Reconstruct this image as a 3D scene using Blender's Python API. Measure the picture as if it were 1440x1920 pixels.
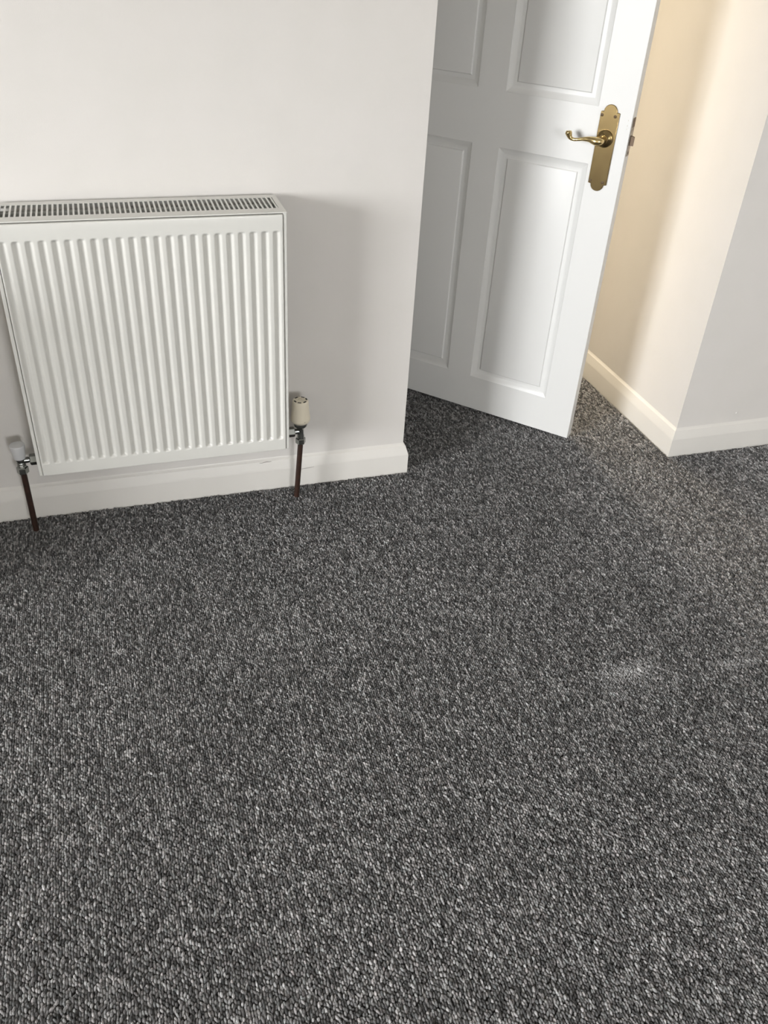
import bpy, bmesh, math, random
import numpy as np
from mathutils import Matrix, Vector

for o in list(bpy.data.objects):
    bpy.data.objects.remove(o, do_unlink=True)
S = bpy.context.scene
COL = S.collection

# ------------------------------------------------------------------ camera
cam_d = bpy.data.cameras.new('camera')
cam = bpy.data.objects.new('camera', cam_d)
COL.objects.link(cam)
r_ = Vector((0.95430917, -0.29377554, 0.05468039))
u_ = Vector((0.12875127, 0.56936563, 0.81193959))
f_ = Vector((0.26966112, 0.76780122, -0.58117481))
cam.matrix_world = Matrix(((r_.x, u_.x, -f_.x, 0.0627063), (r_.y, u_.y, -f_.y, -2.0280460),
                           (r_.z, u_.z, -f_.z, 1.3869886), (0, 0, 0, 1)))
cam_d.sensor_fit = 'VERTICAL'
cam_d.sensor_height = 24.0
cam_d.sensor_width = 18.0
cam_d.lens = 1618.5806 / 1920.0 * 24.0
cam_d.clip_start = 0.05
S.camera = cam

# ------------------------------------------------------------------ light and exposure
S.view_settings.view_transform = 'Standard'
S.view_settings.look = 'None'
S.view_settings.gamma = 1.0
S.view_settings.use_curve_mapping = False
S.view_settings.exposure = 0.0
SKY = 62.0
HALL_W = 88.0
world = bpy.data.worlds.new('world')
S.world = world
world.use_nodes = True
wn = world.node_tree
wn.nodes.clear()
w_out = wn.nodes.new('ShaderNodeOutputWorld')
w_bg = wn.nodes.new('ShaderNodeBackground')
w_tc = wn.nodes.new('ShaderNodeTexCoord')
w_sep = wn.nodes.new('ShaderNodeSeparateXYZ')
w_ramp = wn.nodes.new('ShaderNodeValToRGB')
w_map = wn.nodes.new('ShaderNodeMapRange')
w_map.inputs['From Min'].default_value = -1
w_map.inputs['From Max'].default_value = 1
wn.links.new(w_tc.outputs['Generated'], w_sep.inputs[0])
wn.links.new(w_sep.outputs['Z'], w_map.inputs['Value'])
wn.links.new(w_map.outputs[0], w_ramp.inputs[0])
e = w_ramp.color_ramp.elements
e[0].position = 0.47
e[0].color = (0.30, 0.29, 0.26, 1)      # ground outside
e[1].position = 0.52
e[1].color = (0.97, 0.98, 1.0, 1)       # bright overcast sky
wn.links.new(w_ramp.outputs[0], w_bg.inputs['Color'])
w_bg.inputs['Strength'].default_value = SKY
wn.links.new(w_bg.outputs[0], w_out.inputs[0])

LX = -4.8                                # inner face of the left wall
WY0, WY1, WZ0, WZ1 = -4.10, -1.90, 0.75, 2.25   # the window opening in it
FY = -5.4                                # inner face of the wall behind the camera
WX0, WX1, VZ0, VZ1 = 0.5, 1.3, 1.05, 2.1   # the second, smaller window, added in that wall for fill light


def portal(w, h, loc, rot):
    d = bpy.data.lights.new('window_portal', 'AREA')
    d.shape = 'RECTANGLE'
    d.size = w
    d.size_y = h
    d.cycles.is_portal = True
    o = bpy.data.objects.new('window_portal', d)
    COL.objects.link(o)
    o.location = loc
    o.rotation_euler = rot


portal(WZ1 - WZ0, WY1 - WY0, (LX - 0.02, (WY0 + WY1) / 2, (WZ0 + WZ1) / 2), (0, math.radians(-90), 0))
portal(WX1 - WX0, VZ1 - VZ0, ((WX0 + WX1) / 2, FY - 0.02, (VZ0 + VZ1) / 2), (math.radians(90), 0, 0))

hl = bpy.data.lights.new('hall_light', 'POINT')
hl.energy = HALL_W
hl.color = (1.0, 0.86, 0.65)
hl.shadow_soft_size = 0.12
ho = bpy.data.objects.new('hall_light', hl)
COL.objects.link(ho)
ho.location = (1.40, 1.9, 1.2)


# ------------------------------------------------------------------ materials
def mat(name, col, rough=0.5, metal=0.0, coat=0.0, bump=None, noise=None, spec=0.5):
    m = bpy.data.materials.new(name)
    m.use_nodes = True
    nt = m.node_tree
    b = nt.nodes['Principled BSDF']
    b.inputs['Base Color'].default_value = (*col, 1)
    b.inputs['Roughness'].default_value = rough
    b.inputs['Metallic'].default_value = metal
    b.inputs['Coat Weight'].default_value = coat
    b.inputs['Specular IOR Level'].default_value = spec
    pos = nt.nodes.new('ShaderNodeNewGeometry')
    if bump:                              # (scale, strength, distance)
        n = nt.nodes.new('ShaderNodeTexNoise')
        n.inputs['Scale'].default_value = bump[0]
        n.inputs['Detail'].default_value = 3
        nt.links.new(pos.outputs['Position'], n.inputs['Vector'])
        bp = nt.nodes.new('ShaderNodeBump')
        bp.inputs['Strength'].default_value = bump[1]
        bp.inputs['Distance'].default_value = bump[2]
        nt.links.new(n.outputs['Fac'], bp.inputs['Height'])
        nt.links.new(bp.outputs['Normal'], b.inputs['Normal'])
    if noise:                             # (scale, second colour)
        n = nt.nodes.new('ShaderNodeTexNoise')
        n.inputs['Scale'].default_value = noise[0]
        n.inputs['Detail'].default_value = 4
        nt.links.new(pos.outputs['Position'], n.inputs['Vector'])
        rp = nt.nodes.new('ShaderNodeValToRGB')
        rp.color_ramp.elements[0].position = 0.35
        rp.color_ramp.elements[1].position = 0.65
        rp.color_ramp.elements[0].color = (*col, 1)
        rp.color_ramp.elements[1].color = (*noise[1], 1)
        nt.links.new(n.outputs['Fac'], rp.inputs[0])
        nt.links.new(rp.outputs[0], b.inputs['Base Color'])
    return m


M_WALL = mat('wall_paint', (0.625, 0.603, 0.570), 0.75, bump=(420, 0.25, 0.0006), noise=(9, (0.637, 0.613, 0.583)), spec=0.3)
M_CEIL = mat('ceiling_paint', (0.8, 0.79, 0.77), 0.8)
M_TRIM = mat('trim_gloss', (0.67, 0.65, 0.61), 0.32, bump=(160, 0.08, 0.0008), noise=(6, (0.655, 0.635, 0.595)))
M_DOOR = mat('door_paint', (0.675, 0.675, 0.658), 0.38, bump=(240, 0.10, 0.0005))
M_RAD = mat('radiator_enamel', (0.60, 0.595, 0.557), 0.28, coat=0.15)
M_RADIN = mat('radiator_inner_steel', (0.52, 0.52, 0.49), 0.5)
M_BRASS = mat('aged_brass', (0.34, 0.25, 0.115), 0.2, 1.0, noise=(45, (0.30, 0.215, 0.10)))
M_BRASSP = mat('polished_brass', (0.66, 0.51, 0.25), 0.24, 1.0)
M_SCREW = mat('dark_screw', (0.075, 0.045, 0.018), 0.5, 0.4)
M_STEEL = mat('latch_steel', (0.42, 0.40, 0.36), 0.35, 0.9, noise=(90, (0.25, 0.20, 0.16)))
M_RUST = mat('latch_tarnish', (0.13, 0.088, 0.056), 0.5, 0.4)
M_CHROME = mat('dull_chrome', (0.30, 0.31, 0.295), 0.22, 1.0)
M_COPPER = mat('tarnished_copper', (0.022, 0.011, 0.007), 0.42, 0.0, noise=(70, (0.038, 0.016, 0.010)))
M_CREAM = mat('cream_plastic', (0.72, 0.66, 0.53), 0.4)
M_DIM = mat('cream_plastic_shaded_print', (0.45, 0.40, 0.30), 0.5)
M_WPL = mat('white_plastic', (0.60, 0.605, 0.61), 0.35)
M_BLACK = mat('vent_void', (0.015, 0.012, 0.01), 0.8)
M_UPVC = mat('window_plastic', (0.82, 0.82, 0.82), 0.3)
M_CRACK = mat('paint_crack', (0.22, 0.20, 0.175), 0.8)

M_GLASS = bpy.data.materials.new('window_glass')
M_GLASS.use_nodes = True
gt = M_GLASS.node_tree
gt.nodes.remove(gt.nodes['Principled BSDF'])
g_t = gt.nodes.new('ShaderNodeBsdfTransparent')
g_g = gt.nodes.new('ShaderNodeBsdfGlossy')
g_g.inputs['Roughness'].default_value = 0.02
g_m = gt.nodes.new('ShaderNodeMixShader')
g_m.inputs[0].default_value = 0.06
gt.links.new(g_t.outputs[0], g_m.inputs[1])
gt.links.new(g_g.outputs[0], g_m.inputs[2])
gt.links.new(g_m.outputs[0], gt.nodes['Material Output'].inputs[0])


# ------------------------------------------------------------------ mesh helpers
def obj(name, bm, m, parent=None, smooth=None, bevel=None, label=None, loc=None, kind=None):
    me = bpy.data.meshes.new(name)
    bmesh.ops.recalc_face_normals(bm, faces=bm.faces)
    bm.to_mesh(me)
    bm.free()
    me.materials.append(m)
    if smooth is not None:
        me.polygons.foreach_set('use_smooth', [True] * len(me.polygons))
        me.set_sharp_from_angle(angle=math.radians(smooth))
    o = bpy.data.objects.new(name, me)
    COL.objects.link(o)
    if parent:
        o.parent = parent
    if loc:
        o.location = loc
    if bevel:
        md = o.modifiers.new('bevel', 'BEVEL')
        md.width = bevel
        md.segments = 2
        md.limit_method = 'ANGLE'
    if label:
        o['label'] = label
    if kind:
        o['kind'] = kind
    return o


def structure(name, bm, m, label, **k):
    return obj(name, bm, m, label=label, kind='structure', **k)


def add_box(bm, x0, x1, y0, y1, z0, z1):
    v = [bm.verts.new(p) for p in ((x0, y0, z0), (x1, y0, z0), (x1, y1, z0), (x0, y1, z0),
                                   (x0, y0, z1), (x1, y0, z1), (x1, y1, z1), (x0, y1, z1))]
    for f in ((0, 3, 2, 1), (4, 5, 6, 7), (0, 1, 5, 4), (1, 2, 6, 5), (2, 3, 7, 6), (3, 0, 4, 7)):
        bm.faces.new([v[i] for i in f])


def box(*a):
    bm = bmesh.new()
    add_box(bm, *a)
    return bm


def cells(us, vs, solid, d0, d1, put):
    """A slab with rectangular openings: us x vs cells, solid(i, j) tells which are filled."""
    bm = bmesh.new()
    cache = {}

    def V(i, j, k):
        key = (i, j, k)
        if key not in cache:
            cache[key] = bm.verts.new(put(us[i], vs[j], d1 if k else d0))
        return cache[key]
    nu, nv = len(us) - 1, len(vs) - 1
    ok = lambda i, j: 0 <= i < nu and 0 <= j < nv and solid(i, j)
    for i in range(nu):
        for j in range(nv):
            if not ok(i, j):
                continue
            for k in (0, 1):
                bm.faces.new([V(i, j, k), V(i + 1, j, k), V(i + 1, j + 1, k), V(i, j + 1, k)])
            for di, dj, a, b in ((-1, 0, (i, j), (i, j + 1)), (1, 0, (i + 1, j), (i + 1, j + 1)),
                                 (0, -1, (i, j), (i + 1, j)), (0, 1, (i, j + 1), (i + 1, j + 1))):
                if not ok(i + di, j + dj):
                    bm.faces.new([V(*a, 0), V(*b, 0), V(*b, 1), V(*a, 1)])
    return bm


def lathe(prof, n=32, axis='Z', at=(0, 0, 0), bm=None):
    """prof: list of (radius, height along the axis); closed at both ends."""
    bm = bm or bmesh.new()
    ax = {'X': lambda c, s, h: (h, c, s), 'Y': lambda c, s, h: (c, h, s), 'Z': lambda c, s, h: (c, s, h)}[axis]
    rings = []
    for r, h in prof:
        rings.append([bm.verts.new(Vector(ax(r * math.cos(2 * math.pi * k / n), r * math.sin(2 * math.pi * k / n), h)) + Vector(at))
                      for k in range(n)])
    for a, b in zip(rings, rings[1:]):
        for k in range(n):
            bm.faces.new([a[k], a[(k + 1) % n], b[(k + 1) % n], b[k]])
    bm.faces.new(rings[0])
    bm.faces.new(rings[-1])
    return bm


def sweep(pts, radii, n=16, bm=None):
    bm = bm or bmesh.new()
    P = [Vector(p) for p in pts]
    ref = Vector((0.13, 0.2, 1)).normalized()
    rings = []
    for i, p in enumerate(P):
        t = (P[min(i + 1, len(P) - 1)] - P[max(i - 1, 0)]).normalized()
        a = (ref - t * ref.dot(t)).normalized()
        ref = a
        b = t.cross(a)
        rings.append([bm.verts.new(p + radii[i] * (a * math.cos(2 * math.pi * k / n) + b * math.sin(2 * math.pi * k / n))) for k in range(n)])
    for a, b in zip(rings, rings[1:]):
        for k in range(n):
            bm.faces.new([a[k], a[(k + 1) % n], b[(k + 1) % n], b[k]])
    bm.faces.new(rings[0])
    bm.faces.new(rings[-1])
    return bm


def spline(pts, vals, per=5):
    """Catmull-Rom through points with a value each."""
    out, ov = [], []
    P = [Vector(p) for p in pts]
    for i in range(len(P) - 1):
        a, b, c, d = P[max(i - 1, 0)], P[i], P[i + 1], P[min(i + 2, len(P) - 1)]
        for k in range(per):
            t = k / per
            out.append(0.5 * ((2 * b) + (c - a) * t + (2 * a - 5 * b + 4 * c - d) * t * t + (3 * b - a - 3 * c + d) * t ** 3))
            ov.append(vals[i] * (1 - t) + vals[i + 1] * t)
    out.append(P[-1])
    ov.append(vals[-1])
    return out, ov


def prism(outline, d0, d1, put):
    bm = bmesh.new()
    a = [bm.verts.new(put(x, z, d0)) for x, z in outline]
    b = [bm.verts.new(put(x, z, d1)) for x, z in outline]
    n = len(outline)
    bm.faces.new(a)
    bm.faces.new(b)
    for k in range(n):
        bm.faces.new([a[k], a[(k + 1) % n], b[(k + 1) % n], b[k]])
    return bm


def thing(name, label, cat, loc, group=None):
    o = bpy.data.objects.new(name, None)
    o.empty_display_size = 0.05
    COL.objects.link(o)
    o.location = loc
    o['label'] = label
    o['category'] = cat
    if group:
        o['group'] = group
    return o


# ------------------------------------------------------------------ the setting
X1, X2, YB = 0.8195, 1.6823, -0.0935     # passage between the wall ends; face of the far right wall
YD = 0.63                                # door frame plane at the back of the passage
RX, CZ, ZF = 3.2, 2.4, -0.004

M_FLOOR = bpy.data.materials.new('carpet_backing')
M_FLOOR.use_nodes = True
ft = M_FLOOR.node_tree
fb = ft.nodes['Principled BSDF']
fb.inputs['Roughness'].default_value = 1.0
fb.inputs['Specular IOR Level'].default_value = 0.0
fp = ft.nodes.new('ShaderNodeNewGeometry')
fm = ft.nodes.new('ShaderNodeMapping')
fm.inputs['Scale'].default_value = (190, 110, 100)
fno = ft.nodes.new('ShaderNodeTexNoise')
fno.inputs['Scale'].default_value = 1.0
fno.inputs['Detail'].default_value = 1
fr = ft.nodes.new('ShaderNodeValToRGB')
fr.color_ramp.elements[0].position = 0.38
fr.color_ramp.elements[0].color = (0.035, 0.034, 0.034, 1)
fr.color_ramp.elements[1].position = 0.66
fr.color_ramp.elements[1].color = (0.22, 0.215, 0.21, 1)
ft.links.new(fp.outputs['Position'], fm.inputs['Vector'])
ft.links.new(fm.outputs[0], fno.inputs['Vector'])
ft.links.new(fno.outputs['Fac'], fr.inputs[0])
ft.links.new(fr.outputs[0], fb.inputs['Base Color'])

structure('floor', box(LX - 0.1, RX + 0.1, FY - 0.1, 2.4, ZF - 0.1, ZF), M_FLOOR,
          'floor under the grey fitted carpet')
structure('ceiling', box(LX - 0.1, RX + 0.1, FY - 0.1, 2.4, CZ, CZ + 0.1), M_CEIL, 'plain white ceiling')
structure('wall_back', box(LX - 0.1, X1, 0, 0.12, ZF, CZ), M_WALL,
          'pale warm grey painted wall behind the white radiator')
structure('added_shade_box', box(-1.9, -0.70, -0.54, 0, ZF, 0.80), M_WALL,  # unseen box, added to shade the low left wall, radiator and carpet
          'low box added outside the frame to shade the lower left')
structure('wall_passage_left', box(X1 - 0.12, X1, 0.12, YD, ZF, CZ), M_WALL,
          'left side wall of the door recess, hidden behind the wall corner')
structure('wall_far_right', box(X2, RX + 0.1, YB, 0.03, ZF, CZ), M_WALL,
          'pale grey painted wall at the right edge, facing the room')
structure('wall_passage_right', box(X2, X2 + 0.12, 0.03, 0.76, ZF, CZ), M_WALL,
          'cream lit side wall of the door recess, right of the open door')
# left wall with the window opening (outside the frame)
bm = cells([FY - 0.1, WY0, WY1, 0.1], [ZF, WZ0, WZ1, CZ], lambda i, j: not (i == 1 and j == 1), LX - 0.12, LX,
           lambda u, v, d: (d, u, v))
structure('wall_left', bm, M_WALL, 'painted wall with the window, outside the frame')
structure('wall_right', box(RX, RX + 0.1, FY - 0.1, 0.03, ZF, CZ), M_WALL, 'painted right wall, outside the frame')
bm = cells([LX - 0.1, WX0, WX1, RX + 0.1], [ZF, VZ0, VZ1, CZ], lambda i, j: not (i == 1 and j == 1), FY - 0.12, FY,
           lambda u, v, d: (u, d, v))
structure('wall_front', bm, M_WALL, 'painted wall behind the camera with an added fill window')
# hall beyond the door
structure('wall_hall_left', box(0.2, 0.3, YD, 2.4, ZF, CZ), M_WALL, 'hall wall beyond the door, on the left')
structure('wall_hall_right', box(2.3, 2.4, 0.76, 2.4, ZF, CZ), M_WALL, 'hall wall beyond the door, on the right')
structure('wall_hall_back', box(0.2, 2.4, 2.2, 2.3, ZF, CZ), M_WALL, 'hall wall beyond the door, at its end')
structure('wall_hall_front', box(0.3, X1, YD, YD + 0.1, ZF, CZ), M_WALL, 'hall side of the partition left of the door frame')
bm = box(X2 + 0.12, 2.4, YD + 0.03, YD + 0.13, ZF, CZ)
structure('wall_hall_corner', bm, M_WALL, 'hall side of the partition right of the door frame')
structure('wall_lintel', box(X1, X2, YD, YD + 0.1, 2.04, CZ), M_WALL, 'wall piece above the door frame')
bm = cells([X1, 0.852, 1.650, X2], [ZF, 2.0, 2.04], lambda i, j: j == 1 or i != 1, YD, YD + 0.1, lambda u, v, d: (u, d, v))
structure('trim_1', bm, M_TRIM, 'white painted door frame at the back of the recess', bevel=0.002)

# the two windows outside the frame; the second is added for fill light
def window(name, a0, a1, c0, c1, put, label):
    am = (a0 + a1) / 2
    bm = cells([a0, a0 + 0.06, am - 0.03, am + 0.03, a1 - 0.06, a1], [c0, c0 + 0.06, c1 - 0.06, c1],
               lambda i, j: j != 1 or i in (0, 2, 4), -0.11, -0.05, put)
    w = structure(name, bm, M_UPVC, label)
    for a, b in ((a0 + 0.06, am - 0.03), (am + 0.03, a1 - 0.06)):
        obj('pane', cells([a, b], [c0 + 0.06, c1 - 0.06], lambda i, j: True, -0.083, -0.079, put), M_GLASS, w)
    obj('window_sill', cells([a0 - 0.04, a1 + 0.04], [c0 - 0.03, c0], lambda i, j: True, 0.0005, 0.08, put), M_TRIM, w, bevel=0.004)


window('window_1', WY0, WY1, WZ0, WZ1, lambda u, v, d: (LX + d, u, v), 'white window frame in the left wall, outside the frame')
window('fill_window', WX0, WX1, VZ0, VZ1, lambda u, v, d: (u, FY + d, v), 'white window frame added behind the camera for fill light')

# skirting boards, mitred at the corners
ST = 0.014
PROF = [(0, ZF), (ST, ZF), (ST, 0.0575), (0.0136, 0.0600), (0.0118, 0.0660), (0.0090, 0.0755), (0.0066, 0.0840),
        (0.0060, 0.0858), (0.0046, 0.0872), (0.0012, 0.0912), (0, 0.0938)]


def skirting(path, names):
    P = [Vector(p) for p in path]
    nrm = []
    for a, b in zip(P, P[1:]):
        d = (b - a).normalized()
        nrm.append(Vector((d.y, -d.x)))
    off = []
    for i in range(len(P)):
        if i == 0:
            off.append(nrm[0])
        elif i == len(P) - 1:
            off.append(nrm[-1])
        else:
            m = (nrm[i - 1] + nrm[i])
            off.append(m / m.dot(nrm[i]))
    res = []
    for i, (nm, lab) in enumerate(names):
        bm = bmesh.new()
        rows = []
        nd = 2
        for k in (i, i + 1):
            rows.append([bm.verts.new((P[k].x + off[k].x * d, P[k].y + off[k].y * d, z)) for d, z in PROF])
        n = len(PROF)
        for j in range(n):
            bm.faces.new([rows[0][j], rows[0][(j + 1) % n], rows[1][(j + 1) % n], rows[1][j]])
        bm.faces.new(rows[0])
        bm.faces.new(rows[1])
        res.append(structure(nm, bm, M_TRIM, lab, smooth=24))
    return res


sk = skirting([(LX, FY), (LX, 0), (X1, 0), (X1, YD)],
              [('baseboard_left', 'white skirting board under the window, outside the frame'),
               ('baseboard_back', 'white bevelled skirting board below the radiator'),
               ('baseboard_passage_left', 'white skirting board round the wall corner into the recess')])
sk2 = skirting([(X2, YD), (X2, YB), (RX, YB), (RX, FY)],
               [('baseboard_passage_right', 'white skirting board in the recess beside the open door'),
                ('baseboard_far_right', 'white skirting board along the wall at the right edge'),
                ('baseboard_right', 'white skirting board on the right wall, outside the frame')])


# fine cracks in the skirting paint, and a blob of paint on the right wall
def crack(pts, parent, w=0.0009):
    bm = bmesh.new()
    up, dn = [], []

    def yat(z):
        for (d0, z0), (d1, z1) in zip(PROF[1:], PROF[2:]):
            if z0 <= z <= z1:
                return -(d0 + (d1 - d0) * (z - z0) / max(z1 - z0, 1e-6)) - 0.0002
        return -0.0002
    n = len(pts)
    for i, (x, z) in enumerate(pts):
        h = w * (0.25 + 0.75 * math.sin(math.pi * (i + 0.5) / n))
        up.append(bm.verts.new((x, yat(z + h), z + h)))
        dn.append(bm.verts.new((x, yat(z - h), z - h)))
    for i in range(n - 1):
        bm.faces.new([dn[i], dn[i + 1], up[i + 1], up[i]])
    obj('paint_crack', bm, M_CRACK, parent)


crack([(0.397, 0.0838), (0.404, 0.0833), (0.411, 0.0845), (0.418, 0.0850), (0.424, 0.0843), (0.431, 0.0850)], sk[1])
crack([(0.507, 0.0535), (0.517, 0.0532), (0.528, 0.0538), (0.540, 0.0546), (0.551, 0.0558)], sk[1], 0.0007)
bm = bmesh.new()
bmesh.ops.create_icosphere(bm, subdivisions=2, radius=1.0)
bmesh.ops.scale(bm, vec=(0.0042, 0.0022, 0.0024), verts=bm.verts)
bmesh.ops.rotate(bm, cent=(0, 0, 0), matrix=Matrix.Rotation(math.radians(-35), 3, 'Y'), verts=bm.verts)
obj('paint_blob', bm, M_WALL, bpy.data.objects['wall_far_right'], smooth=60, loc=(1.891, YB - 0.0005, 0.1245))

# ------------------------------------------------------------------ the door
DA = 0.82196
DW, DH, DZ, DT = 0.79, 1.985, 0.008, 0.035
put = lambda u, v, d: (u, d, v)
PX = [-DW, -0.6955, -0.4385, -0.3545, -0.0945, 0.0]
PZ = [DZ, 0.1245, 0.8290, 0.9730, 1.8700, DH]
bm = cells(PX, PZ, lambda i, j: not (i in (1, 3) and j in (1, 3)), 0.0, DT, put)
door = structure('door_1', bm, M_DOOR, 'white four-panel door standing ajar in the recess with brass handle', bevel=0.0012)
door.location = (1.39327, 0.05089, 0)
door.rotation_euler = (0, 0, -DA)
PPROF = [(0.0, 0.0004), (0.0015, 0.0010), (0.0145, 0.0084), (0.0160, 0.0088), (0.0250, 0.0086), (0.0260, 0.0081), (0.0280, 0.0052), (0.0300, 0.0046)]
for i in (1, 3):
    for j in (1, 3):
        x0, x1, z0, z1 = PX[i], PX[i + 1], PZ[j], PZ[j + 1]
        bm = bmesh.new()
        last = {}
        for side in (0, 1):
            prev = None
            for dd, yy in PPROF:
                y = yy if side == 0 else DT - yy
                ring = [bm.verts.new(p) for p in ((x0 + dd, y, z0 + dd), (x1 - dd, y, z0 + dd), (x1 - dd, y, z1 - dd), (x0 + dd, y, z1 - dd))]
                if prev:
                    for k in range(4):
                        bm.faces.new([prev[k], prev[(k + 1) % 4], ring[(k + 1) % 4], ring[k]])
                else:
                    last[side] = ring
                prev = ring
            bm.faces.new(prev)
        for k in range(4):
            bm.faces.new([last[0][k], last[0][(k + 1) % 4], last[1][(k + 1) % 4], last[1][k]])
        obj('panel', bm, M_DOOR, door, smooth=22)

# brass backplate with rounded ends, screws, boss and scroll lever
cx, hw, zc0, zc1, lob = -0.0590, 0.0253, 0.7845, 0.9632, 0.0178
ol = [(cx - hw, zc0), (cx - lob - 0.002, zc0 - 0.0012)]
ol += [(cx + lob * math.cos(a), zc0 - 0.0005 + lob * math.sin(a)) for a in np.linspace(math.pi, 2 * math.pi, 15)]
ol += [(cx + lob + 0.002, zc0 - 0.0012), (cx + hw, zc0), (cx + hw, zc1), (cx + lob + 0.002, zc1 + 0.0012)]
ol += [(cx + lob * math.cos(a), zc1 + 0.0005 + lob * math.sin(a)) for a in np.linspace(0, math.pi, 15)]
ol += [(cx - lob - 0.002, zc1 + 0.0012), (cx - hw, zc1)]
plate = obj('handle_plate', prism(ol, -0.0042, 0.0002, put), M_BRASS, door, smooth=35, bevel=0.0014, label='tall brass backplate with rounded ends')
for sx, sz in ((-0.0795, 0.9545), (-0.0445, 0.9545), (-0.0795, 0.7907), (-0.0445, 0.7907)):
    b = lathe([(0.0041, -0.0040), (0.0041, -0.0047), (0.0025, -0.0052), (0.0006, -0.0050)], 14, 'Y', (sx, 0, sz))
    obj('screw', b, M_SCREW, plate, smooth=40)
BZ = 0.8990
b = lathe([(0.0215, -0.0035), (0.0218, -0.0060), (0.0212, -0.0082), (0.0190, -0.0098), (0.0150, -0.0108), (0.0115, -0.0130), (0.0100, -0.0170)],
          40, 'Y', (-0.0610, 0, BZ))
obj('boss', b, M_BRASS, plate, smooth=40)
pts = [(-0.0608, -0.0150, BZ), (-0.0606, -0.0250, BZ), (-0.0600, -0.0360, BZ - 0.0005), (-0.0625, -0.0440, BZ - 0.001), (-0.0700, -0.0470, BZ - 0.0012),
       (-0.0800, -0.0470, BZ), (-0.0900, -0.0465, BZ + 0.0008), (-0.1060, -0.0460, BZ - 0.0012), (-0.1200, -0.0455, BZ - 0.0045),
       (-0.1320, -0.0450, BZ - 0.0060), (-0.1405, -0.0450, BZ - 0.0030), (-0.1450, -0.0450, BZ + 0.0035), (-0.1470, -0.0450, BZ + 0.0080), (-0.1478, -0.0450, BZ + 0.0130)]
rad = [0.0092, 0.0082, 0.0090, 0.0104, 0.0106, 0.0090, 0.0068, 0.0047, 0.0040, 0.0042, 0.0056, 0.0078, 0.0092, 0.0066]
sp, sr = spline(pts, rad, 5)
obj('lever', sweep(sp, sr, 18), M_BRASSP, plate, smooth=50, label='polished brass scroll lever')
# latch in the free edge
lp = obj('latch_plate', box(-0.0005, 0.0014, 0.0070, 0.0280, 0.8625, 0.9560), M_STEEL, door, bevel=0.0004, label='worn steel latch plate in the door edge')
bo = prism([(0.0, 0.0110), (0.0120, 0.0110), (0.0120, 0.0140), (0.0014, 0.0245), (0.0, 0.0245)], 0.8890, 0.9115,
           lambda x, y, d: (x, y, d))
obj('latch_bolt', bo, M_RUST, lp)
for z in (0.9490, 0.8700):
    obj('screw', lathe([(0.0038, 0.0010), (0.0038, 0.0018), (0.0012, 0.0022)], 14, 'X', (0, 0.0175, z)), M_RUST, lp, smooth=40)
obj('worn_patch', box(0.0, 0.0016, 0.0072, 0.0278, 0.9330, 0.9558), M_RUST, lp)
for z, h in ((0.9500, 0.0016), (0.9370, 0.0022), (0.9290, 0.0012)):
    obj('paint_chip', box(-0.0102, -0.0094, -0.0003, 0.0004, z - h, z + h), M_DIM, door)

# ------------------------------------------------------------------ the radiator
RL, RR, RB, RT, RF, RK = -0.1557, 0.4516, 0.2114, 0.8136, -0.1550, -0.0182
CXr = (RL + RR) / 2
rad_o = thing('radiator', 'white ridged double panel radiator mounted low on the back wall', 'radiator', (CXr, 0, RB))


def robj(name, bm, m, **k):
    bmesh.ops.translate(bm, vec=(-CXr, 0, -RB), verts=bm.verts)
    return obj(name, bm, m, rad_o, **k)


# front panel with pressed grooves
G0, GP, GN = -0.1345, 0.02555, 23
PXL, PXR, PZB, PZT = -0.1467, 0.4428, RB, 0.8090
ER = 0.0024
xs = [PXL, PXL + 0.0006, PXL + 0.0015, PXL + ER]
for k in range(GN):
    c = G0 + k * GP
    xs += [c + d for d in (-0.0115, -0.0098, -0.0083, -0.0067, -0.005, -0.0033, -0.0016, 0, 0.0016, 0.0033, 0.005, 0.0067, 0.0083, 0.0098, 0.0115)]
xs = sorted(x for x in xs if x < PXR - ER) + [PXR - ER, PXR - 0.0015, PXR - 0.0006, PXR]
zs = [PZB, PZB + 0.0006, PZB + 0.0015, PZB + ER, 0.228, 0.2365]
zs += [0.2395 + 0.0013 * k for k in range(12)] + list(np.linspace(0.26, 0.755, 12)) + [0.761 + 0.0013 * k for k in range(13)]
zs += [0.782, 0.795, PZT - ER, PZT - 0.0015, PZT - 0.0006, PZT]
ss = lambda t: (lambda q: q * q * (3 - 2 * q))(min(1, max(0, t)))


def gdepth(x, z):
    k = round((x - G0) / GP)
    d = 0
    if 0 <= k < GN:
        a = abs(x - G0 - k * GP)
        d = 0.0064 * (1 - ss((a - 0.0014) / 0.0076)) * ss((z - 0.2430) / 0.0065) * (1 - ss((z - 0.7690) / 0.0065))
    for q in (x - PXL, PXR - x, z - PZB, PZT - z):
        if q < ER:
            d += ER - math.sqrt(max(0, ER * ER - (ER - q) ** 2))
    return RF + d


bm = bmesh.new()
gr = [[bm.verts.new((x, gdepth(x, z), z)) for z in zs] for x in xs]
nx, nz = len(xs), len(zs)
for i in range(nx - 1):
    for j in range(nz - 1):
        bm.faces.new([gr[i][j], gr[i + 1][j], gr[i + 1][j + 1], gr[i][j + 1]])
ring = [gr[i][0] for i in range(nx)] + [gr[nx - 1][j] for j in range(1, nz)] + [gr[i][nz - 1] for i in range(nx - 2, -1, -1)] + [gr[0][j] for j in range(nz - 2, 0, -1)]
back = [bm.verts.new((v.co.x, RF + 0.010, v.co.z)) for v in ring]
for k in range(len(ring)):
    bm.faces.new([ring[k], ring[(k + 1) % len(ring)], back[(k + 1) % len(ring)], back[k]])
bm.faces.new(back)
robj('front_panel', bm, M_RAD, smooth=60)

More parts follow.
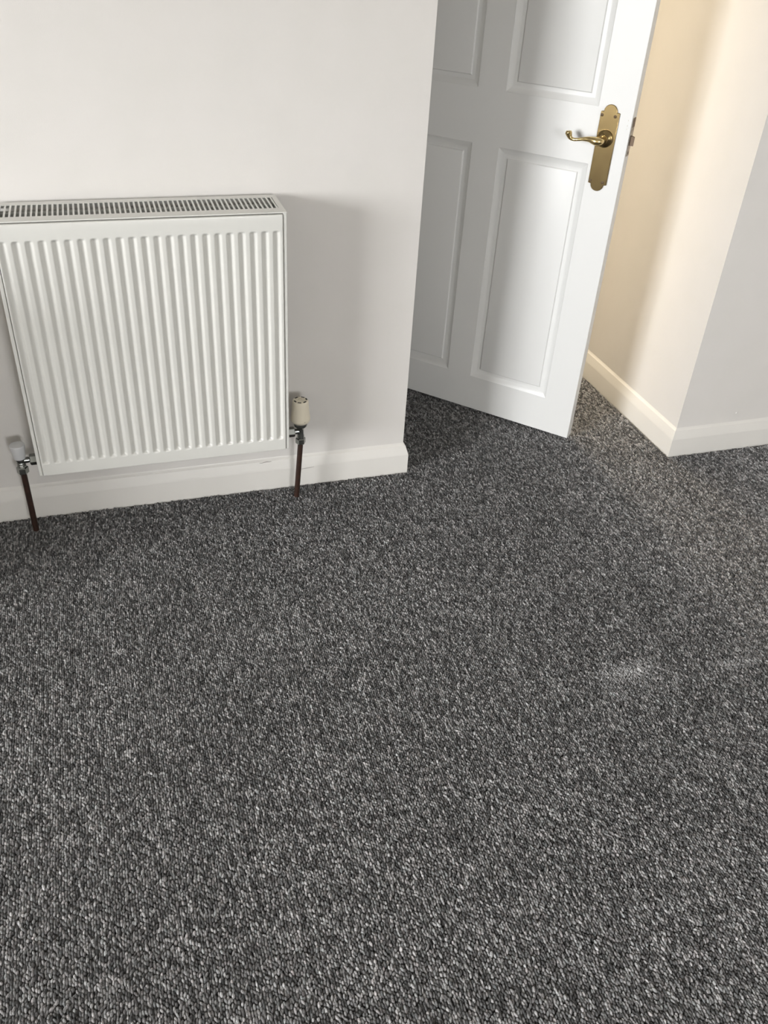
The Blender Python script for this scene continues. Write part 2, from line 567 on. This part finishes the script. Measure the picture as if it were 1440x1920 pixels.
# top grille: one pressed plate with slots
sx0, npit = -0.1432, 0.01040
us = [RL]
for k in range(56):
    us += [sx0 + k * npit, sx0 + k * npit + 0.0064]
us += [0.4385, 0.4400, RR]
vs = [-0.1505, -0.1200, -0.0395, RK]
bm = cells(us, vs, lambda i, j: not (j == 1 and i % 2 == 1), RT - 0.0012, RT, lambda u, v, d: (u, v, d))
for a in ((RL, RR, -0.1505, -0.1493, RT - 0.0024, RT - 0.0012), (RL, RR, RK - 0.0012, RK, RT - 0.012, RT - 0.0012)):
    add_box(bm, *a)
robj('top_grille', bm, M_RAD, label='slotted white top grille')
for x0, x1 in ((RL, RL + 0.0078), (RR - 0.0078, RR)):
    robj('side_cover', box(x0, x1, -0.1525, RK, RB, RT - 0.0014), M_RAD, bevel=0.0018)
robj('back_panel', box(RL + 0.0085, RR - 0.0085, -0.046, -0.0300, RB, 0.800), M_RADIN, bevel=0.003)
bm = bmesh.new()
prev = None
for k in range(90):
    x = RL + 0.016 + k * 0.0065
    y = (-0.133, -0.133, -0.052, -0.052)[k % 4]
    pair = [bm.verts.new((x, y, 0.250)), bm.verts.new((x, y, 0.785))]
    if prev:
        bm.faces.new([prev[0], pair[0], pair[1], prev[1]])
    prev = pair
robj('convector_fins', bm, M_RADIN)
for x in (-0.02, 0.31):
    robj('bracket', box(x, x + 0.035, -0.0300, 0.0, 0.33, 0.74), M_RADIN, bevel=0.002)


# ------------------------------------------------------------------ valves and pipes
def hexnut(x, z0, z1, r, y, cham=0.0022):
    bm = bmesh.new()
    lathe([(r - cham, z0), (r, z0 + cham), (r, z1 - cham), (r - cham, z1)], 6, 'Z', (x, y, 0), bm)
    return bm


def hexnut_x(x0, x1, r, y, z, cham=0.002):
    return lathe([(r - cham, x0), (r, x0 + cham), (r, x1 - cham), (r - cham, x1)], 6, 'X', (0, y, z))


PY = -0.0690
# thermostatic valve on the right
vx, vz = 0.4995, 0.2
tv = thing('radiator_valve', 'cream thermostatic valve with vented cap at the right end of the radiator', 'valve', (vx, PY, 0.165))


def tobj(name, bm, m, root=tv, **k):
    bmesh.ops.translate(bm, vec=-root.location, verts=bm.verts)
    return obj(name, bm, m, root, **k)


hd = tobj('thermostatic_head', lathe([(0.0155, 0.2370), (0.0185, 0.2372), (0.0215, 0.2400), (0.0222, 0.2412), (0.0238, 0.2420), (0.0254, 0.2450), (0.0261, 0.2490), (0.0258, 0.2540), (0.0240, 0.2630),
                                     (0.0226, 0.2780), (0.0215, 0.2940), (0.0208, 0.3010), (0.0196, 0.3032), (0.0176, 0.3040), (0.0120, 0.3040)], 48, 'Z', (vx, PY, 0)), M_CREAM, smooth=50)


def arc_piece(r0, r1, a0, a1, z0, z1):
    bm = bmesh.new()
    n = 8
    rows = []
    for k in range(n + 1):
        a = a0 + (a1 - a0) * k / n
        c, s = math.cos(a), math.sin(a)
        rows.append([bm.verts.new(Vector((vx + r * c, PY + r * s, z))) for r, z in ((r0, z0), (r1, z0), (r1, z1), (r0, z1))])
    for a, b in zip(rows, rows[1:]):
        for q in range(4):
            bm.faces.new([a[q], a[(q + 1) % 4], b[(q + 1) % 4], b[q]])
    bm.faces.new(rows[0])
    bm.faces.new(rows[-1])
    bmesh.ops.translate(bm, vec=-tv.location, verts=bm.verts)
    return bm


for a in (-160, -112, -58, 5, 55, 120):
    obj('vent_slot', arc_piece(0.0140, 0.0182, math.radians(a - 17), math.radians(a + 17), 0.3034, 0.30415), M_BLACK, hd)
obj('cap_ridge', arc_piece(0.0040, 0.0068, math.radians(20), math.radians(160), 0.3036, 0.3048), M_DIM, hd)
b = lathe([(0.0010, 0.3030), (0.0125, 0.3036), (0.0120, 0.3046), (0.0090, 0.3050), (0.0070, 0.3046), (0.0010, 0.3044)], 32, 'Z', (vx, PY, 0))
bmesh.ops.translate(b, vec=-tv.location, verts=b.verts)
obj('cap_disc', b, M_CREAM, hd, smooth=50)
b = lathe([(0.0004, 0.0), (0.0016, 0.0), (0.0012, -0.0008)], 12, 'Y', (vx + 0.006, PY - 0.0248, 0.2500))
bmesh.ops.translate(b, vec=-tv.location, verts=b.verts)
obj('index_mark', b, M_DIM, hd)
tobj('valve_body', lathe([(0.0095, 0.1880), (0.0098, 0.1980), (0.0088, 0.2010), (0.0088, 0.2180), (0.0105, 0.2215), (0.0165, 0.2270), (0.0178, 0.2300), (0.0180, 0.2360), (0.0172, 0.2380)], 32, 'Z', (vx, PY, 0)), M_CHROME, smooth=40)
tobj('tail_pipe', lathe([(0.0062, RR - 0.004), (0.0062, RR + 0.020), (0.0075, RR + 0.030), (0.0080, vx)], 24, 'X', (0, PY, 0.2105)), M_CHROME, smooth=40)
tobj('union_nut', hexnut_x(0.4640, 0.4835, 0.0138, PY, 0.2105), M_CHROME)
tobj('compression_nut', hexnut(vx, 0.1730, 0.1905, 0.0138, PY), M_CHROME)

pl_spec = []


def pipe(x0, x1, y0, y1, z1, label):
    t = thing('copper_pipe', label, 'pipe', (x0, y0, ZF), 'pipes feeding the radiator')
    pts = [(x0, y0, ZF), (x0 + (x1 - x0) * .5, y0 + (y1 - y0) * .5, ZF + (z1 - ZF) * .5), (x1, y1, z1)]
    b = sweep(pts, [0.0073] * 3, 24)
    bmesh.ops.translate(b, vec=(-x0, -y0, -ZF), verts=b.verts)
    obj('tube', b, M_COPPER, t, smooth=40)


pipe(0.4880, vx, -0.0675, PY, 0.1740, 'dark tarnished copper pipe rising from the carpet to the cream thermostatic valve')

# lockshield valve on the left
lx = -0.2003
lv = thing('radiator_valve', 'chrome lockshield valve with a plain white cap at the left end of the radiator', 'valve', (lx, PY, 0.165))
lobj = lambda name, bm, m, **k: tobj(name, bm, m, root=lv, **k)
lobj('valve_cap', lathe([(0.0105, 0.2180), (0.0135, 0.2180), (0.0150, 0.2260), (0.0170, 0.2430), (0.0178, 0.2520), (0.0176, 0.2545), (0.0166, 0.2556), (0.0100, 0.2562)], 40, 'Z', (lx - 0.0010, PY, 0)), M_WPL, smooth=40)
lobj('valve_body', lathe([(0.0100, 0.1880), (0.0104, 0.1930), (0.0092, 0.1960), (0.0106, 0.1985), (0.0092, 0.2012), (0.0106, 0.2040), (0.0096, 0.2070), (0.0108, 0.2100), (0.0116, 0.2140), (0.0116, 0.2190)], 32, 'Z', (lx, PY, 0)), M_CHROME, smooth=30)
lobj('tail_pipe', lathe([(0.0085, lx), (0.0078, lx + 0.016), (0.0060, lx + 0.022), (0.0060, RL + 0.004)], 24, 'X', (0, PY, 0.2105)), M_CHROME, smooth=40)
lobj('union_nut', hexnut_x(RL - 0.0235, RL - 0.0035, 0.0142, PY, 0.2105), M_CHROME)
lobj('compression_nut', hexnut(lx, 0.1745, 0.1935, 0.0142, PY), M_CHROME)
pipe(-0.2000, lx, -0.0710, PY, 0.1755, 'dark copper pipe rising from the carpet to the white capped lockshield valve')

# ------------------------------------------------------------------ carpet pile: loops on a grid, one object
rng = np.random.default_rng(7)
CPX, CPY = 0.0045, 0.0074
gx = np.arange(-0.75, 2.75, CPX)
gy = np.arange(-2.15, 0.75, CPY)
A, B = np.meshgrid(np.arange(len(gx)), np.arange(len(gy)), indexing='ij')
x = gx[A] + rng.normal(0, 0.0006, A.shape)
y = gy[B] + (A % 2) * CPY * 0.5 + rng.normal(0, 0.0011, A.shape)


def vnoise(px, py, f, seed):
    g = np.random.default_rng(seed).random((64, 64))
    u, v = px * f + 17.3, py * f + 29.1
    i, j = np.floor(u).astype(int), np.floor(v).astype(int)
    a, b = u - i, v - j
    a, b = a * a * (3 - 2 * a), b * b * (3 - 2 * b)
    h = lambda p, q: g[p % 64, q % 64]
    return h(i, j) * (1 - a) * (1 - b) + h(i + 1, j) * a * (1 - b) + h(i, j + 1) * (1 - a) * b + h(i + 1, j + 1) * a * b


lowf = vnoise(x, y, 2.6, 1) * 0.6 + vnoise(x, y, 7.0, 2) * 0.4
mid = vnoise(x, y, 45.0, 3)
tone = rng.random(A.shape)
tone = tone * 0.86 + 0.14 * np.roll(tone, 1, axis=1)          # a yarn keeps some colour along its row
tone = np.clip(tone + (mid - 0.5) * 0.05, 0, 1)
# yarn colours from charcoal through mid grey to pale grey
stops = np.array([0.0, 0.25, 0.5, 0.72, 0.9, 1.0])
vals = np.array([0.048, 0.088, 0.148, 0.225, 0.325, 0.41])
val = np.interp(tone, stops, vals) * (0.87 + 0.26 * lowf)
# hall light spilling past the door painted into the pile colour, with foot wear
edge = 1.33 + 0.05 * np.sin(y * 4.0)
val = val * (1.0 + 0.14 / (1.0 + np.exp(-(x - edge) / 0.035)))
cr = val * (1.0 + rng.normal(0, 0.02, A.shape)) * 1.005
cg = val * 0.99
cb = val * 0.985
for sx_, sy_, wx, wy, amt in ((1.066, -0.904, 0.055, 0.018, 0.40), (1.05, -0.93, 0.10, 0.035, 0.10), (1.329, -0.943, 0.045, 0.013, 0.22), (0.30, -0.60, 0.06, 0.05, 0.05)):
    wgt = amt * np.exp(-((x - sx_) / wx) ** 2 - ((y - sy_) / wy) ** 2) * (0.55 + 0.9 * rng.random(A.shape))
    cr, cg, cb = (c * (1 - wgt) + 0.66 * wgt for c in (cr, cg, cb))
rot = np.stack([rng.normal(0, 0.10, A.shape) + 0.10 * (vnoise(x, y, 3.0, 5) - 0.5), rng.normal(0, 0.14, A.shape), rng.normal(0, 0.24, A.shape)], -1)
scl = np.stack([0.0024 * (1 + rng.normal(0, 0.10, A.shape)), 0.0047 * (1 + rng.normal(0, 0.15, A.shape)), 0.0040 * (1 + rng.normal(0, 0.10, A.shape))], -1)
z = -0.0030 + rng.normal(0, 0.0006, A.shape)
# only where the carpet lies: the room, the recess and the hall threshold
m = 0.004
keep = ((y < -m - 0.014) & (x < X1)) | ((x >= X1) & (x > X1 + 0.014 + m) & (x < X2 - 0.014 - m)) | ((x >= X2 - 0.014 - m) & (y < YB - 0.014 - m))
keep &= ~((x >= X1) & (x < X1 + 0.014 + m) & (y > -0.014 - m))
keep |= (x >= X1 - 0.02) & (x < X1 + 0.02) & (y < -0.014 - m)
x, y, z = x[keep], y[keep], z[keep]
rot, scl = rot[keep], scl[keep]
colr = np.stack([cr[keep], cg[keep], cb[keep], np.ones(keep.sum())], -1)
N = len(x)
me = bpy.data.meshes.new('carpet')
me.vertices.add(N)
me.vertices.foreach_set('co', np.stack([x, y, z], -1).astype(np.float32).ravel())
me.attributes.new('tuft_rotation', 'FLOAT_VECTOR', 'POINT').data.foreach_set('vector', rot.astype(np.float32).ravel())
me.attributes.new('tuft_scale', 'FLOAT_VECTOR', 'POINT').data.foreach_set('vector', scl.astype(np.float32).ravel())
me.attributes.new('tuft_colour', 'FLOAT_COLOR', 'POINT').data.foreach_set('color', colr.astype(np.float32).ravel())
me.update()
M_TUFT = bpy.data.materials.new('wool_loop')
M_TUFT.use_nodes = True
tt = M_TUFT.node_tree
tb = tt.nodes['Principled BSDF']
tb.inputs['Roughness'].default_value = 0.95
tb.inputs['Specular IOR Level'].default_value = 0.1
tb.inputs['Sheen Weight'].default_value = 0.08
ta = tt.nodes.new('ShaderNodeAttribute')
ta.attribute_type = 'INSTANCER'
ta.attribute_name = 'tuft_colour'
tg = tt.nodes.new('ShaderNodeNewGeometry')
tn = tt.nodes.new('ShaderNodeTexNoise')
tn.inputs['Scale'].default_value = 650
tn.inputs['Detail'].default_value = 1
tm = tt.nodes.new('ShaderNodeMapRange')
tm.inputs['From Min'].default_value = 0.3
tm.inputs['From Max'].default_value = 0.7
tm.inputs['To Min'].default_value = 0.62
tm.inputs['To Max'].default_value = 1.38
tx = tt.nodes.new('ShaderNodeVectorMath')
tx.operation = 'SCALE'
tt.links.new(tg.outputs['Position'], tn.inputs['Vector'])
tt.links.new(tn.outputs['Fac'], tm.inputs['Value'])
tt.links.new(ta.outputs['Color'], tx.inputs[0])
tt.links.new(tm.outputs[0], tx.inputs['Scale'])
tt.links.new(tx.outputs[0], tb.inputs['Base Color'])
me.materials.append(M_TUFT)
carpet = bpy.data.objects.new('carpet', me)
COL.objects.link(carpet)
carpet['label'] = 'grey flecked loop pile fitted carpet covering the whole floor'
carpet['category'] = 'carpet'
carpet['kind'] = 'stuff'
ng = bpy.data.node_groups.new('carpet_pile', 'GeometryNodeTree')
ng.interface.new_socket('Geometry', in_out='INPUT', socket_type='NodeSocketGeometry')
ng.interface.new_socket('Geometry', in_out='OUTPUT', socket_type='NodeSocketGeometry')
n_in, n_out = ng.nodes.new('NodeGroupInput'), ng.nodes.new('NodeGroupOutput')
ico = ng.nodes.new('GeometryNodeMeshIcoSphere')
ico.inputs['Radius'].default_value = 1.0
ico.inputs['Subdivisions'].default_value = 2
smo = ng.nodes.new('GeometryNodeSetShadeSmooth')
smt = ng.nodes.new('GeometryNodeSetMaterial')
smt.inputs['Material'].default_value = M_TUFT
iop = ng.nodes.new('GeometryNodeInstanceOnPoints')


def attr(name, typ):
    a = ng.nodes.new('GeometryNodeInputNamedAttribute')
    a.data_type = typ
    a.inputs['Name'].default_value = name
    return a


ar, asx = attr('tuft_rotation', 'FLOAT_VECTOR'), attr('tuft_scale', 'FLOAT_VECTOR')
e2r = ng.nodes.new('FunctionNodeEulerToRotation')
L = ng.links.new
L(ico.outputs['Mesh'], smo.inputs[0])
L(smo.outputs[0], smt.inputs['Geometry'])
L(n_in.outputs[0], iop.inputs['Points'])
L(smt.outputs[0], iop.inputs['Instance'])
L(ar.outputs['Attribute'], e2r.inputs[0])
L(e2r.outputs[0], iop.inputs['Rotation'])
L(asx.outputs['Attribute'], iop.inputs['Scale'])
L(iop.outputs[0], n_out.inputs[0])
gm = carpet.modifiers.new('pile', 'NODES')
gm.node_group = ng
